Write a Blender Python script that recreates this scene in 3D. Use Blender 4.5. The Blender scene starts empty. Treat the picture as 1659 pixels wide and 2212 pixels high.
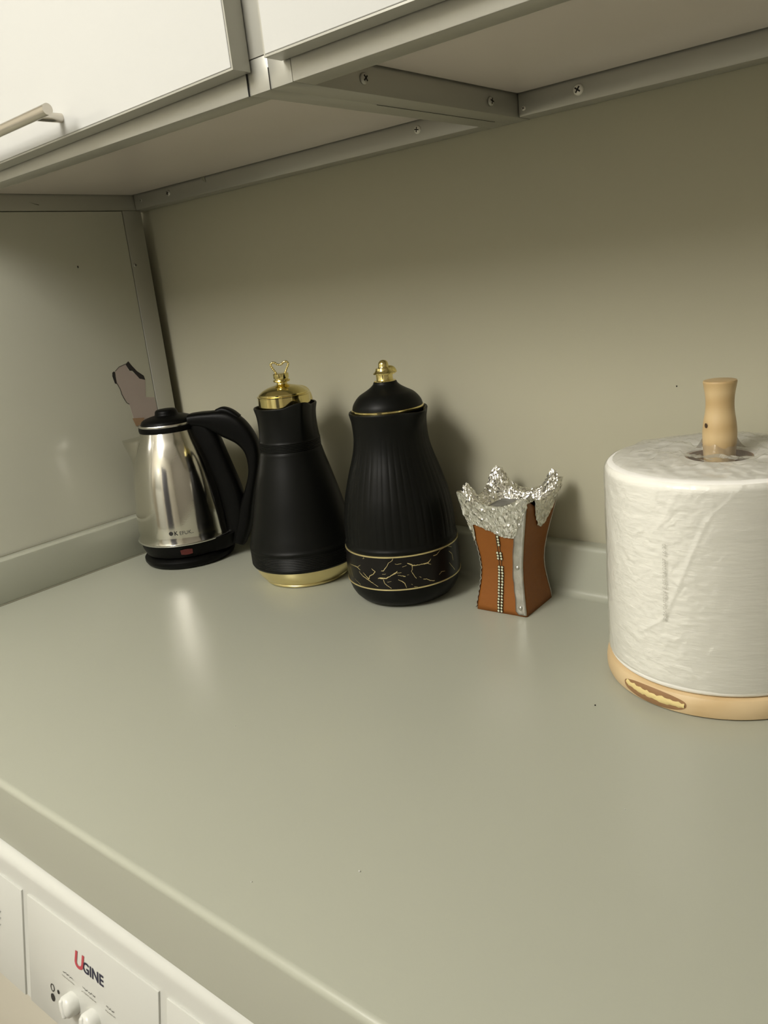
import bpy, bmesh, math, random
from mathutils import Vector, Matrix, noise
rnd = random.Random(7)
SC = bpy.context.scene
COL = SC.collection
PI = math.pi
Z0 = 0.9            # height of the worktop above the floor

# ------------------------------------------------------------------ camera
cam_d = bpy.data.cameras.new('camera')
cam_d.sensor_fit = 'VERTICAL'; cam_d.sensor_height = 36.0; cam_d.sensor_width = 27.0
cam_d.lens = 1749.6 / 2212 * 36.0
cam_d.clip_start = 0.01
cam = bpy.data.objects.new('camera', cam_d); COL.objects.link(cam)
RX = (0.7716, 0.6276, -0.1043); RY = (0.0937, -0.2743, -0.9571); RZ = (-0.6292, 0.7287, -0.2704)
_m = Matrix(((RX[0], -RY[0], -RZ[0]), (RX[1], -RY[1], -RZ[1]), (RX[2], -RY[2], -RZ[2])))
_q = _m.to_quaternion(); _q.normalize()
cam.rotation_mode = 'QUATERNION'; cam.rotation_quaternion = _q
cam.location = (1.2148, -0.8614, 0.4021 + Z0)
SC.camera = cam

# ------------------------------------------------------------------ world, light, exposure
w = bpy.data.worlds.new('world'); SC.world = w; w.use_nodes = True
w.node_tree.nodes['Background'].inputs[0].default_value = (0.9, 0.88, 0.8, 1)
w.node_tree.nodes['Background'].inputs[1].default_value = 0.05
SC.view_settings.view_transform = 'Standard'; SC.view_settings.look = 'None'
SC.view_settings.gamma = 1.0; SC.view_settings.use_curve_mapping = False
SC.view_settings.exposure = 0.04
LX, LY, LZ = 0.46, -1.72, 2.37
LPOW = 86.0
LCOL = (1.0, 0.97, 0.915)
def globe_light(name, loc, size, power, col):
    d = bpy.data.lights.new(name, 'POINT'); d.shadow_soft_size = size; d.energy = power; d.color = col
    o = bpy.data.objects.new(name, d); COL.objects.link(o); o.location = loc
    return o
globe_light('ceiling_lamp_light', (LX, LY, LZ - 0.12), 0.31, LPOW, LCOL)

# ------------------------------------------------------------------ materials
def srgb(r, g, b):
    f = lambda c: (c / 255 / 12.92) if c / 255 <= 0.04045 else ((c / 255 + 0.055) / 1.055) ** 2.4
    return (f(r), f(g), f(b), 1)
def mat(name, col, rough=0.5, metal=0.0, coat=0.0, coat_rough=0.1, spec=0.5, bump=0.0, bscale=200.0, var=0.0, vscale=5.0, emit=None, ior=None):
    m = bpy.data.materials.new(name); m.use_nodes = True
    nt = m.node_tree; b = nt.nodes['Principled BSDF']
    b.inputs['Base Color'].default_value = col if len(col) == 4 else (*col, 1)
    b.inputs['Roughness'].default_value = rough; b.inputs['Metallic'].default_value = metal
    b.inputs['Coat Weight'].default_value = coat; b.inputs['Coat Roughness'].default_value = coat_rough
    b.inputs['Specular IOR Level'].default_value = spec
    tc = nt.nodes.new('ShaderNodeTexCoord')
    if var:
        n = nt.nodes.new('ShaderNodeTexNoise'); n.inputs['Scale'].default_value = vscale; n.inputs['Detail'].default_value = 4
        nt.links.new(tc.outputs['Object'], n.inputs['Vector'])
        mx = nt.nodes.new('ShaderNodeMix'); mx.data_type = 'RGBA'
        c = b.inputs['Base Color'].default_value[:]
        mx.inputs[6].default_value = (c[0] * (1 - var), c[1] * (1 - var), c[2] * (1 - var), 1)
        mx.inputs[7].default_value = (min(1, c[0] * (1 + var)), min(1, c[1] * (1 + var)), min(1, c[2] * (1 + var)), 1)
        nt.links.new(n.outputs['Fac'], mx.inputs[0]); nt.links.new(mx.outputs[2], b.inputs['Base Color'])
    if bump:
        n = nt.nodes.new('ShaderNodeTexNoise'); n.inputs['Scale'].default_value = bscale; n.inputs['Detail'].default_value = 5
        nt.links.new(tc.outputs['Object'], n.inputs['Vector'])
        bp = nt.nodes.new('ShaderNodeBump'); bp.inputs['Strength'].default_value = bump; bp.inputs['Distance'].default_value = 0.001
        nt.links.new(n.outputs['Fac'], bp.inputs['Height']); nt.links.new(bp.outputs['Normal'], b.inputs['Normal'])
    if emit:
        b.inputs['Emission Color'].default_value = (*emit[:3], 1); b.inputs['Emission Strength'].default_value = emit[3]
    return m
M = {}
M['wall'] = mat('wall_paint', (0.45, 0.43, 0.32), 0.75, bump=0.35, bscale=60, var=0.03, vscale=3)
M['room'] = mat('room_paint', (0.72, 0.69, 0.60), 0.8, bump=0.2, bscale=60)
M['dimroom'] = mat('room_paint_dimmed', (0.30, 0.28, 0.24), 0.8, bump=0.2, bscale=60)  # darkened so the unseen right wall bounces and mirrors less light
M['mirrordoor'] = mat('slate_reflection_door', (0.085, 0.085, 0.10), 0.4, var=0.1, vscale=8)  # dark tone of the added door, meant for reflections only
M['ceil'] = mat('ceiling_paint', (0.84, 0.82, 0.77), 0.85, bump=0.2, bscale=60)
M['floor'] = mat('floor_tile', (0.36, 0.33, 0.28), 0.35, var=0.08, vscale=8)
M['counter'] = mat('grey_green_laminate', (0.405, 0.413, 0.338), 0.29, spec=0.52, bump=0.06, bscale=350, var=0.025, vscale=4)
M['apron'] = M['counter']
M['alu'] = mat('painted_aluminium', (0.46, 0.455, 0.405), 0.36, metal=0.5, bump=0.05, bscale=120, var=0.04, vscale=7)
M['aluface'] = M['alu']
M['door'] = mat('gloss_white_laminate', (0.56, 0.565, 0.545), 0.16, coat=0.3, coat_rough=0.08)
M['cabpanel'] = mat('cabinet_bottom_board', (0.70, 0.64, 0.585), 0.2, spec=0.5, var=0.05, vscale=6)
M['sidepanel'] = mat('glossy_side_board', (0.55, 0.55, 0.46), 0.20, spec=0.5, var=0.04, vscale=4)
M['patch'] = mat('peeled_pinkish_board', (0.40, 0.335, 0.30), 0.55, var=0.06, vscale=20)
M['crack'] = mat('dark_crack', (0.018, 0.015, 0.013), 0.8)
M['chip'] = mat('bare_chipboard', (0.33, 0.21, 0.12), 0.8, var=0.2, vscale=300)
M['dark'] = mat('dark_gap', (0.01, 0.01, 0.009), 0.9)
M['caulk'] = mat('sealant', (0.30, 0.29, 0.22), 0.6)
M['screw'] = mat('zinc_screw', (0.78, 0.76, 0.68), 0.35, metal=0.25)
M['chrome'] = mat('brushed_nickel', (0.66, 0.62, 0.55), 0.2, metal=1.0)
M['steel'] = mat('brushed_stainless_steel', (0.66, 0.64, 0.58), 0.115, metal=1.0, bump=0.03, bscale=500)
M['steelring'] = mat('polished_steel_ring', (0.7, 0.69, 0.65), 0.25, metal=1.0)
M['kblack'] = mat('kettle_black_plastic', (0.003, 0.003, 0.0027), 0.40, spec=0.11, bump=0.15, bscale=900)
M['black'] = mat('matte_black_plastic', (0.0045, 0.0048, 0.004), 0.42, spec=0.15)
M['bandblack'] = mat('gloss_black_band', (0.006, 0.005, 0.0045), 0.3, spec=0.25)
M['gold'] = mat('polished_gold', (0.82, 0.70, 0.31), 0.11, metal=1.0)
M['goldsatin'] = mat('satin_gold', (0.80, 0.69, 0.36), 0.30, metal=0.95, var=0.05, vscale=60)
M['goldprint'] = mat('gold_foil_print', (0.78, 0.66, 0.33), 0.35, metal=0.75)
M['red'] = mat('dark_red_switch', (0.10, 0.012, 0.01), 0.35)
M['ink'] = mat('black_print', (0.015, 0.014, 0.013), 0.5)
M['white'] = mat('white_enamel', (0.60, 0.605, 0.56), 0.28, coat=0.2)
M['cream'] = mat('cream_enamel', (0.56, 0.53, 0.44), 0.35)
M['knob'] = mat('white_knob_plastic', (0.68, 0.685, 0.64), 0.3)
M['logored'] = mat('logo_red', (0.46, 0.06, 0.075), 0.5)
M['logonavy'] = mat('logo_navy', (0.02, 0.02, 0.045), 0.5)
M['greyprint'] = mat('grey_print', (0.30, 0.29, 0.25), 0.6)
M['rollprint'] = mat('pale_grey_print', (0.50, 0.485, 0.43), 0.6)
M['brandprint'] = mat('faded_black_print', (0.05, 0.05, 0.045), 0.6)
M['terra'] = mat('terracotta_leather', (0.24, 0.082, 0.014), 0.5, spec=0.3, bump=0.5, bscale=90, var=0.16, vscale=22)
M['tin'] = mat('hammered_tin', (0.50, 0.49, 0.45), 0.36, metal=0.85, bump=1.0, bscale=110, var=0.4, vscale=90)
M['plate'] = mat('grey_bowl_plate', (0.22, 0.215, 0.20), 0.5, metal=0.6, bump=0.9, bscale=130, var=0.25, vscale=60)
M['foil'] = mat('crumpled_aluminium_foil', (0.80, 0.79, 0.74), 0.2, metal=1.0, bump=0.7, bscale=260)
M['gem'] = mat('pale_green_rhinestone', (0.66, 0.70, 0.52), 0.10, metal=0.2, spec=1.0)
M['gemset'] = mat('rhinestone_setting', (0.10, 0.085, 0.06), 0.4, metal=0.8)
M['lampglass'] = mat('lamp_glass', (0.9, 0.9, 0.85), 0.4, emit=(1.0, 0.95, 0.84, 3.0))

def tissue():
    m = mat('white_tissue_paper', (0.93, 0.92, 0.87), 0.85)
    nt = m.node_tree; b = nt.nodes['Principled BSDF']
    b.inputs['Sheen Weight'].default_value = 0.2
    tc = nt.nodes.new('ShaderNodeTexCoord')
    mp = nt.nodes.new('ShaderNodeMapping'); mp.inputs['Scale'].default_value = (1, 1, 5)
    n = nt.nodes.new('ShaderNodeTexNoise'); n.inputs['Scale'].default_value = 55; n.inputs['Detail'].default_value = 6
    bp = nt.nodes.new('ShaderNodeBump'); bp.inputs['Strength'].default_value = 0.5; bp.inputs['Distance'].default_value = 0.0015
    nt.links.new(tc.outputs['Object'], mp.inputs[0]); nt.links.new(mp.outputs[0], n.inputs['Vector'])
    nt.links.new(n.outputs['Fac'], bp.inputs['Height']); nt.links.new(bp.outputs['Normal'], b.inputs['Normal'])
    return m
M['tissue'] = tissue()
def film():
    m = bpy.data.materials.new('clear_plastic_film'); m.use_nodes = True
    nt = m.node_tree; nt.nodes.clear()
    out = nt.nodes.new('ShaderNodeOutputMaterial')
    tr = nt.nodes.new('ShaderNodeBsdfTransparent'); tr.inputs[0].default_value = (0.97, 0.97, 0.96, 1)
    gl = nt.nodes.new('ShaderNodeBsdfGlossy'); gl.inputs['Roughness'].default_value = 0.14; gl.inputs[0].default_value = (1, 1, 0.97, 1)
    df = nt.nodes.new('ShaderNodeBsdfDiffuse'); df.inputs[0].default_value = (0.82, 0.80, 0.72, 1)
    tc = nt.nodes.new('ShaderNodeTexCoord')
    n = nt.nodes.new('ShaderNodeTexNoise'); n.inputs['Scale'].default_value = 70; n.inputs['Detail'].default_value = 4; n.inputs['Distortion'].default_value = 1.2
    bp = nt.nodes.new('ShaderNodeBump'); bp.inputs['Strength'].default_value = 0.8; bp.inputs['Distance'].default_value = 0.002
    nt.links.new(tc.outputs['Object'], n.inputs['Vector']); nt.links.new(n.outputs['Fac'], bp.inputs['Height'])
    nt.links.new(bp.outputs['Normal'], gl.inputs['Normal'])
    lw = nt.nodes.new('ShaderNodeFresnel'); lw.inputs['IOR'].default_value = 1.5
    nt.links.new(bp.outputs['Normal'], lw.inputs['Normal'])
    m1 = nt.nodes.new('ShaderNodeMixShader'); m1.inputs[0].default_value = 0.09
    nt.links.new(tr.outputs[0], m1.inputs[1]); nt.links.new(df.outputs[0], m1.inputs[2])
    m2 = nt.nodes.new('ShaderNodeMixShader')
    mu = nt.nodes.new('ShaderNodeMath'); mu.operation = 'MULTIPLY'; mu.inputs[1].default_value = 0.55; nt.links.new(lw.outputs[0], mu.inputs[0]); nt.links.new(mu.outputs[0], m2.inputs[0]); nt.links.new(m1.outputs[0], m2.inputs[1]); nt.links.new(gl.outputs[0], m2.inputs[2])
    nt.links.new(m2.outputs[0], out.inputs[0])
    return m
M['film'] = film()
def wood(name, c1, c2, rings=False, scale=(1, 1, 1)):
    m = mat(name, c1, 0.42, coat=0.15, coat_rough=0.3)
    nt = m.node_tree; b = nt.nodes['Principled BSDF']
    tc = nt.nodes.new('ShaderNodeTexCoord')
    mp = nt.nodes.new('ShaderNodeMapping'); mp.inputs['Scale'].default_value = scale
    wv = nt.nodes.new('ShaderNodeTexWave'); wv.inputs['Scale'].default_value = 1.0
    wv.bands_direction = 'Z' if rings else 'X'
    wv.inputs['Distortion'].default_value = 3.0; wv.inputs['Detail'].default_value = 3; wv.inputs['Detail Scale'].default_value = 1.5
    n = nt.nodes.new('ShaderNodeTexNoise'); n.inputs['Scale'].default_value = 18; n.inputs['Detail'].default_value = 5
    mx = nt.nodes.new('ShaderNodeMix'); mx.data_type = 'RGBA'
    mx.inputs[6].default_value = (*c1, 1); mx.inputs[7].default_value = (*c2, 1)
    ad = nt.nodes.new('ShaderNodeMath'); ad.operation = 'MULTIPLY'
    nt.links.new(tc.outputs['Object'], mp.inputs[0]); nt.links.new(mp.outputs[0], wv.inputs['Vector']); nt.links.new(tc.outputs['Object'], n.inputs['Vector'])
    nt.links.new(wv.outputs['Fac'], ad.inputs[0]); nt.links.new(n.outputs['Fac'], ad.inputs[1])
    nt.links.new(ad.outputs[0], mx.inputs[0]); nt.links.new(mx.outputs[2], b.inputs['Base Color'])
    return m
M['wood'] = wood('pale_pine_wood', (0.70, 0.53, 0.31), (0.56, 0.385, 0.185), False, (5, 3, 22))
M['woodpost'] = wood('pale_turned_wood', (0.62, 0.46, 0.24), (0.46, 0.30, 0.13), True, (6, 6, 16))
M['knot'] = mat('brown_knot_wood', (0.30, 0.165, 0.075), 0.5, var=0.15, vscale=60)
M['torn'] = mat('torn_pale_wood', (0.74, 0.60, 0.27), 0.7, bump=0.8, bscale=200)
M['darkwood'] = mat('dark_knot', (0.05, 0.025, 0.01), 0.6)

# ------------------------------------------------------------------ helpers
def link(name, me, m, parent=None, loc=None):
    o = bpy.data.objects.new(name, me); COL.objects.link(o)
    if m: me.materials.append(m)
    if parent: o.parent = parent
    if loc: o.location = loc
    return o
def mesh(name, v, f, m, parent=None, smooth=False, loc=None, auto=None):
    me = bpy.data.meshes.new(name); me.from_pydata([tuple(a) for a in v], [], f); me.validate(); me.update()
    bm = bmesh.new(); bm.from_mesh(me); bmesh.ops.recalc_face_normals(bm, faces=bm.faces); bm.to_mesh(me); bm.free()
    if smooth:
        me.polygons.foreach_set('use_smooth', [True] * len(me.polygons))
        if auto: me.set_sharp_from_angle(angle=math.radians(auto))
    return link(name, me, m, parent, loc)
def bmobj(name, bm, m, parent=None, smooth=False, auto=35, loc=None):
    me = bpy.data.meshes.new(name); bmesh.ops.recalc_face_normals(bm, faces=bm.faces); bm.to_mesh(me); bm.free()
    if smooth:
        me.polygons.foreach_set('use_smooth', [True] * len(me.polygons)); me.set_sharp_from_angle(angle=math.radians(auto))
    return link(name, me, m, parent, loc)
def bxbm(bm, x0, x1, y0, y1, z0, z1, bev=0.0, seg=2):
    r = bmesh.ops.create_cube(bm, size=1.0)
    vs = r['verts']
    bmesh.ops.scale(bm, vec=(x1 - x0, y1 - y0, z1 - z0), verts=vs)
    bmesh.ops.translate(bm, vec=((x0 + x1) / 2, (y0 + y1) / 2, (z0 + z1) / 2), verts=vs)
    if bev:
        es = list({e for v in vs for e in v.link_edges})
        bmesh.ops.bevel(bm, geom=es, offset=bev, segments=seg, affect='EDGES', profile=0.5)
def box(name, b, m, parent=None, bev=0.0, seg=2):
    bm = bmesh.new(); bxbm(bm, *b, bev=bev, seg=seg)
    return bmobj(name, bm, m, parent, smooth=bev > 0)
def empty(name, loc, rz=0, label=None, cat=None, group=None):
    o = bpy.data.objects.new(name, None); COL.objects.link(o); o.location = loc; o.rotation_euler = (0, 0, rz)
    o.empty_display_size = 0.02
    tag(o, label, cat, group); return o
def tag(o, label=None, cat=None, group=None, kind=None):
    if label: o['label'] = label
    if cat: o['category'] = cat
    if group: o['group'] = group
    if kind: o['kind'] = kind
    return o
def interp(pts, z):
    if z <= pts[0][0]: return pts[0][1]
    for (a, ra), (b, rb) in zip(pts, pts[1:]):
        if z <= b:
            return ra + (rb - ra) * (z - a) / (b - a) if b > a else rb
    return pts[-1][1]
def smoothprof(pts, n=4):
    """Catmull-Rom through (r,z) points"""
    out = []
    P = [pts[0]] + list(pts) + [pts[-1]]
    for i in range(1, len(P) - 2):
        p0, p1, p2, p3 = [Vector(q) for q in P[i - 1:i + 3]]
        for k in range(n):
            t = k / n
            out.append(tuple(0.5 * ((2 * p1) + (p2 - p0) * t + (2 * p0 - 5 * p1 + 4 * p2 - p3) * t * t + (3 * p1 - p0 - 3 * p2 + p3) * t ** 3)))
    out.append(tuple(pts[-1])); return out
def lathe(name, prof, m, parent=None, seg=64, fn=None, caps=(False, False), center=(0, 0), auto=40, loc=None):
    """prof: list of (r,z). fn(ang,r,z)->(r,z)"""
    v = []; f = []
    for r, z in prof:
        for k in range(seg):
            a = 2 * PI * k / seg
            rr, zz = fn(a, r, z) if fn else (r, z)
            v.append((center[0] + rr * math.cos(a), center[1] + rr * math.sin(a), zz))
    for i in range(len(prof) - 1):
        for k in range(seg):
            k2 = (k + 1) % seg
            f.append((i * seg + k, i * seg + k2, (i + 1) * seg + k2, (i + 1) * seg + k))
    if caps[0]: f.append(tuple(range(seg - 1, -1, -1)))
    if caps[1]: f.append(tuple((len(prof) - 1) * seg + k for k in range(seg)))
    return mesh(name, v, f, m, parent, True, auto=auto, loc=loc)
def tube(name, pts, rad, m, parent=None, seg=10, flat=None, closed=False):
    """sweep along pts; rad number or list; flat=(side vector, half width, half thickness list)"""
    pts = [Vector(p) for p in pts]; n = len(pts); v = []; f = []
    up = Vector((0.13, 0.2, 0.97)); prev = None
    for i, p in enumerate(pts):
        if closed: t = pts[(i + 1) % n] - pts[i - 1]
        else: t = pts[min(i + 1, n - 1)] - pts[max(i - 1, 0)]
        t.normalize()
        if flat:
            s = Vector(flat[0]).normalized(); nrm = t.cross(s).normalized()
            hw = flat[1][i] if isinstance(flat[1], (list, tuple)) else flat[1]
            ht = flat[2][i] if isinstance(flat[2], (list, tuple)) else flat[2]
        else:
            if prev is None:
                s = t.cross(up).normalized()
            else:
                s = (prev - t * prev.dot(t)).normalized()
            prev = s; nrm = t.cross(s).normalized()
            r = rad[i] if isinstance(rad, (list, tuple)) else rad; hw = ht = r
        for k in range(seg):
            a = 2 * PI * k / seg; c, sn = math.cos(a), math.sin(a)
            if flat:   # superellipse for a moulded, flattened section
                e = 0.6
                c = math.copysign(abs(c) ** e, c); sn = math.copysign(abs(sn) ** e, sn)
            v.append(p + s * hw * c + nrm * ht * sn)
    m_ = n if closed else n - 1
    for i in range(m_):
        for k in range(seg):
            a = i * seg + k; b = i * seg + (k + 1) % seg; j = (i + 1) % n
            f.append((a, b, j * seg + (k + 1) % seg, j * seg + k))
    if not closed:
        f.append(tuple(range(seg))); f.append(tuple((n - 1) * seg + k for k in range(seg)))
    return mesh(name, v, f, m, parent, True, auto=50)
def spline(pts, n=6):
    P = [Vector(pts[0])] + [Vector(p) for p in pts] + [Vector(pts[-1])]; out = []
    for i in range(1, len(P) - 2):
        p0, p1, p2, p3 = P[i - 1:i + 3]
        for k in range(n):
            t = k / n
            out.append(0.5 * ((2 * p1) + (p2 - p0) * t + (2 * p0 - 5 * p1 + 4 * p2 - p3) * t * t + (3 * p1 - p0 - 3 * p2 + p3) * t ** 3))
    out.append(P[-2]); return out
def extrude_x(name, sec, x0, x1, m, parent=None, auto=30):
    """closed (y,z) section swept along x"""
    n = len(sec); v = [(x0, y, z) for y, z in sec] + [(x1, y, z) for y, z in sec]
    f = [(i, (i + 1) % n, n + (i + 1) % n, n + i) for i in range(n)] + [tuple(range(n)), tuple(range(2 * n - 1, n - 1, -1))]
    return mesh(name, v, f, m, parent, True, auto=auto)
def arc(cy, cz, r, a0, a1, n=8):
    return [(cy + r * math.cos(math.radians(a0 + (a1 - a0) * k / n)), cz + r * math.sin(math.radians(a0 + (a1 - a0) * k / n))) for k in range(n + 1)]
def textmesh(s, size, shear=0.0, bold=0.0, spacing=1.0):
    c = bpy.data.curves.new('t', 'FONT'); c.body = s; c.size = size; c.shear = shear; c.offset = bold; c.space_character = spacing
    o = bpy.data.objects.new('t', c); COL.objects.link(o)
    bpy.context.view_layer.update()
    me = bpy.data.meshes.new_from_object(o.evaluated_get(bpy.context.evaluated_depsgraph_get()))
    bpy.data.objects.remove(o); bpy.data.curves.remove(c)
    return me
def text_flat(name, s, size, place, m, parent, **k):
    """place(x,y)->3D"""
    me = textmesh(s, size, **k)
    for v in me.vertices: v.co = Vector(place(v.co.x, v.co.y))
    me.name = name; me.materials.clear()
    return link(name, me, m, parent)
def screw(parent, loc, normal, r=0.0045, m='screw', name='screw'):
    """pan head screw with a cross recess, axis along normal"""
    bm = bmesh.new()
    q = Vector((0, 0, 1)).rotation_difference(Vector(normal))
    prof = [(r, 0), (r * 0.98, r * 0.25), (r * 0.8, r * 0.45), (r * 0.45, r * 0.55), (0.0001, r * 0.57)]
    v = []; f = []; seg = 20
    for pr_, z in prof:
        for k in range(seg):
            a = 2 * PI * k / seg; v.append(q @ Vector((pr_ * math.cos(a), pr_ * math.sin(a), z)))
    for i in range(len(prof) - 1):
        for k in range(seg): f.append((i * seg + k, i * seg + (k + 1) % seg, (i + 1) * seg + (k + 1) % seg, (i + 1) * seg + k))
    f.append(tuple((len(prof) - 1) * seg + k for k in range(seg)))
    bm.free()
    s = mesh(name, v, f, M[m], parent, True, loc=loc, auto=50)
    rot = rnd.uniform(0, PI / 2); vv = []; ff = []
    for a in (rot, rot + PI / 2):
        L, W = r * 0.62, r * 0.13; base = len(vv)
        for sx, sy in ((-1, -1), (1, -1), (1, 1), (-1, 1)):
            x, y = sx * L, sy * W
            vv.append(q @ Vector((x * math.cos(a) - y * math.sin(a), x * math.sin(a) + y * math.cos(a), r * 0.6)))
        for sx, sy in ((-1, -1), (1, -1), (1, 1), (-1, 1)):
            x, y = sx * L, sy * W
            vv.append(q @ Vector((x * math.cos(a) - y * math.sin(a), x * math.sin(a) + y * math.cos(a), r * 0.35)))
        ff += [tuple(base + i for i in (0, 1, 2, 3))] + [(base + i, base + (i + 1) % 4, base + 4 + (i + 1) % 4, base + 4 + i) for i in range(4)]
    mesh('cross_slot', vv, ff, M['crack'], s)
    return s

# ------------------------------------------------------------------ the room
YW = 0.029
def struct(name, b, m, bev=0):
    return tag(box(name, b, M[m], None, bev), kind='structure')
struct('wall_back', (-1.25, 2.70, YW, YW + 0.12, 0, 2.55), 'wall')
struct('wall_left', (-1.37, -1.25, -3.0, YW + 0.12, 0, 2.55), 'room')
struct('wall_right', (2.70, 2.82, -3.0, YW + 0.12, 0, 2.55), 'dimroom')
struct('wall_front', (-1.37, 2.82, -3.12, -3.0, 0, 2.55), 'room')
struct('floor', (-1.37, 2.82, -3.12, YW + 0.12, -0.06, 0), 'floor')
struct('ceiling', (-1.37, 2.82, -3.12, YW + 0.12, 2.55, 2.65), 'ceil')
# small dark speck of paint on the wall
spk = mesh('paint_speck', [(0.8893 + 0.0008 * math.cos(a) * (1 + .4 * math.sin(3 * a)), YW - 0.0004, Z0 + 0.2599 + 0.0009 * math.sin(a)) for a in [2 * PI * k / 10 for k in range(10)]] +
     [(0.8893, YW - 0.0012, Z0 + 0.2599)], [(k, (k + 1) % 10, 10) for k in range(10)], M['crack'], bpy.data.objects['wall_back'])
# round ceiling lamp
lamp = empty('ceiling_lamp', (LX, LY, 2.55), label='round white flush ceiling lamp lighting the kitchen', cat='lamp')
lathe('lamp_base', [(0.0, 0.0), (0.21, 0.0), (0.21, -0.03), (0.2, -0.035), (0.0, -0.035)], M['ceil'], lamp, 48)
lathe('lamp_ring', [(0.19, -0.035), (0.205, -0.035), (0.205, -0.045), (0.19, -0.045), (0.19, -0.035)], M['lampglass'], lamp, 48)

# unseen fridge and door, added for the steel and gold to mirror
fr = empty('added_fridge', (0.15, -2.62, 0), label='white two-door fridge added out of view behind the viewer for reflections', cat='added_fridge')
box('body', (-0.32, 0.32, -0.34, 0.27, 0.02, 1.72), M['white'], fr, 0.006)
for z0, z1 in ((0.06, 1.16), (1.175, 1.70)):
    d_ = box('door', (-0.32, 0.32, 0.275, 0.33, z0, z1), M['white'], fr, 0.008)
    box('handle', (0.27, 0.295, 0.33, 0.355, z0 + 0.1, min(z0 + 0.5, z1 - 0.06)), M['alu'], d_, 0.004)
dr = tag(box('reflection_door', (0.80, 1.60, -3.0, -2.965, 0.0, 2.05), M['mirrordoor'], None, 0.002), kind='structure')  # added out of view as a dark shape in the kettle's reflections
box('door_handle', (0.86, 0.98, -2.965, -2.925, 1.00, 1.02), M['chrome'], dr, 0.004)
# ------------------------------------------------------------------ worktop
HB, TB, TL = 0.0656, 0.0225, 0.0266
wt = empty('countertop', (0, 0, Z0), label='long grey-green laminate kitchen countertop with upstand along the wall', cat='countertop')
yf = YW - TB
CV = 0.010
sec = [(yf - CV, 0.0)] + [(-0.6045, 0.0)] + arc(-0.6045, -0.0055, 0.0055, 90, 180, 7) + [(-0.610, -0.0727), (-0.592, -0.0727), (-0.592, -0.035), (yf - CV, -0.035)]
extrude_x('worktop', sec, 0.0005, 2.20, M['counter'], wt)
sec = [(YW - 0.001, HB)] + [(yf + 0.006, HB)] + arc(yf + 0.006, HB - 0.006, 0.006, 90, 180, 5)[1:] \
    + [(yf, CV)] + [(yf - CV + CV * math.cos(math.radians(a)), CV + CV * math.sin(math.radians(a))) for a in (-8, -20, -34, -48, -62, -76, -90)] + [(yf - CV, -0.035), (YW - 0.001, -0.035)]
extrude_x('back_upstand', sec, 0.0005, 2.20, M['counter'], wt)
bm = bmesh.new(); bxbm(bm, 0.0005, TL, -0.600, yf - 0.0005, 0.0012, HB, bev=0.0022)
bmobj('side_upstand', bm, M['counter'], wt, True)
box('sealant_line', (TL - 0.001, TL + 0.0012, -0.598, yf - 0.004, 0.0001, 0.0016), M['caulk'], wt)
box('upstand_joint', (0.0008, 0.0030, -0.598, yf - 0.002, HB, HB + 0.0012), M['caulk'], wt)
# tiny crumbs and specks lying on it
for i, (x, y) in enumerate([(0.99, -0.36), (0.86, -0.52), (0.62, -0.43), (0.905, -0.23), (0.80, -0.60 + 0.03)]):
    s = 0.0006 + 0.0003 * (i % 2)
    bm = bmesh.new(); bmesh.ops.create_icosphere(bm, subdivisions=1, radius=s)
    for v in bm.verts: v.co *= rnd.uniform(0.7, 1.2)
    o = bmobj('crumb', bm, M['white'] if i != 3 else M['crack'], None)
    o.location = (x, y, Z0 + s * 0.6)
    o['category'] = 'crumb'; o['group'] = 'specks on the countertop'
    o['label'] = ['tiny white crumb on the open middle of the countertop', 'tiny white speck on the countertop front, right of centre', 'tiny white speck on the countertop in front of the flasks', 'tiny dark speck on the countertop beside the wooden roll base', 'tiny white speck near the countertop front edge'][i]

# ------------------------------------------------------------------ base cabinet carcass right of the appliance
bc = empty('base_cabinet', (0.93, -0.30, 0), label='white base cabinet under the countertop, right of the appliance', cat='cabinet')
box('body', (0.0, 1.26, -0.27, 0.31, 0.08, 0.86), M['white'], bc, 0.002)
box('plinth', (0.0, 1.26, -0.23, 0.31, 0.0, 0.08), M['alu'], bc)
for k in range(3):
    d = box('door', (0.005 + k * 0.42, 0.415 + k * 0.42, -0.29, -0.271, 0.10, 0.82), M['door'], bc, 0.002)
    tube('handle', [(0.35 + k * 0.42, -0.29, 0.60), (0.35 + k * 0.42, -0.318, 0.60), (0.35 + k * 0.42, -0.318, 0.74), (0.35 + k * 0.42, -0.29, 0.74)], 0.005, M['chrome'], d)

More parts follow.
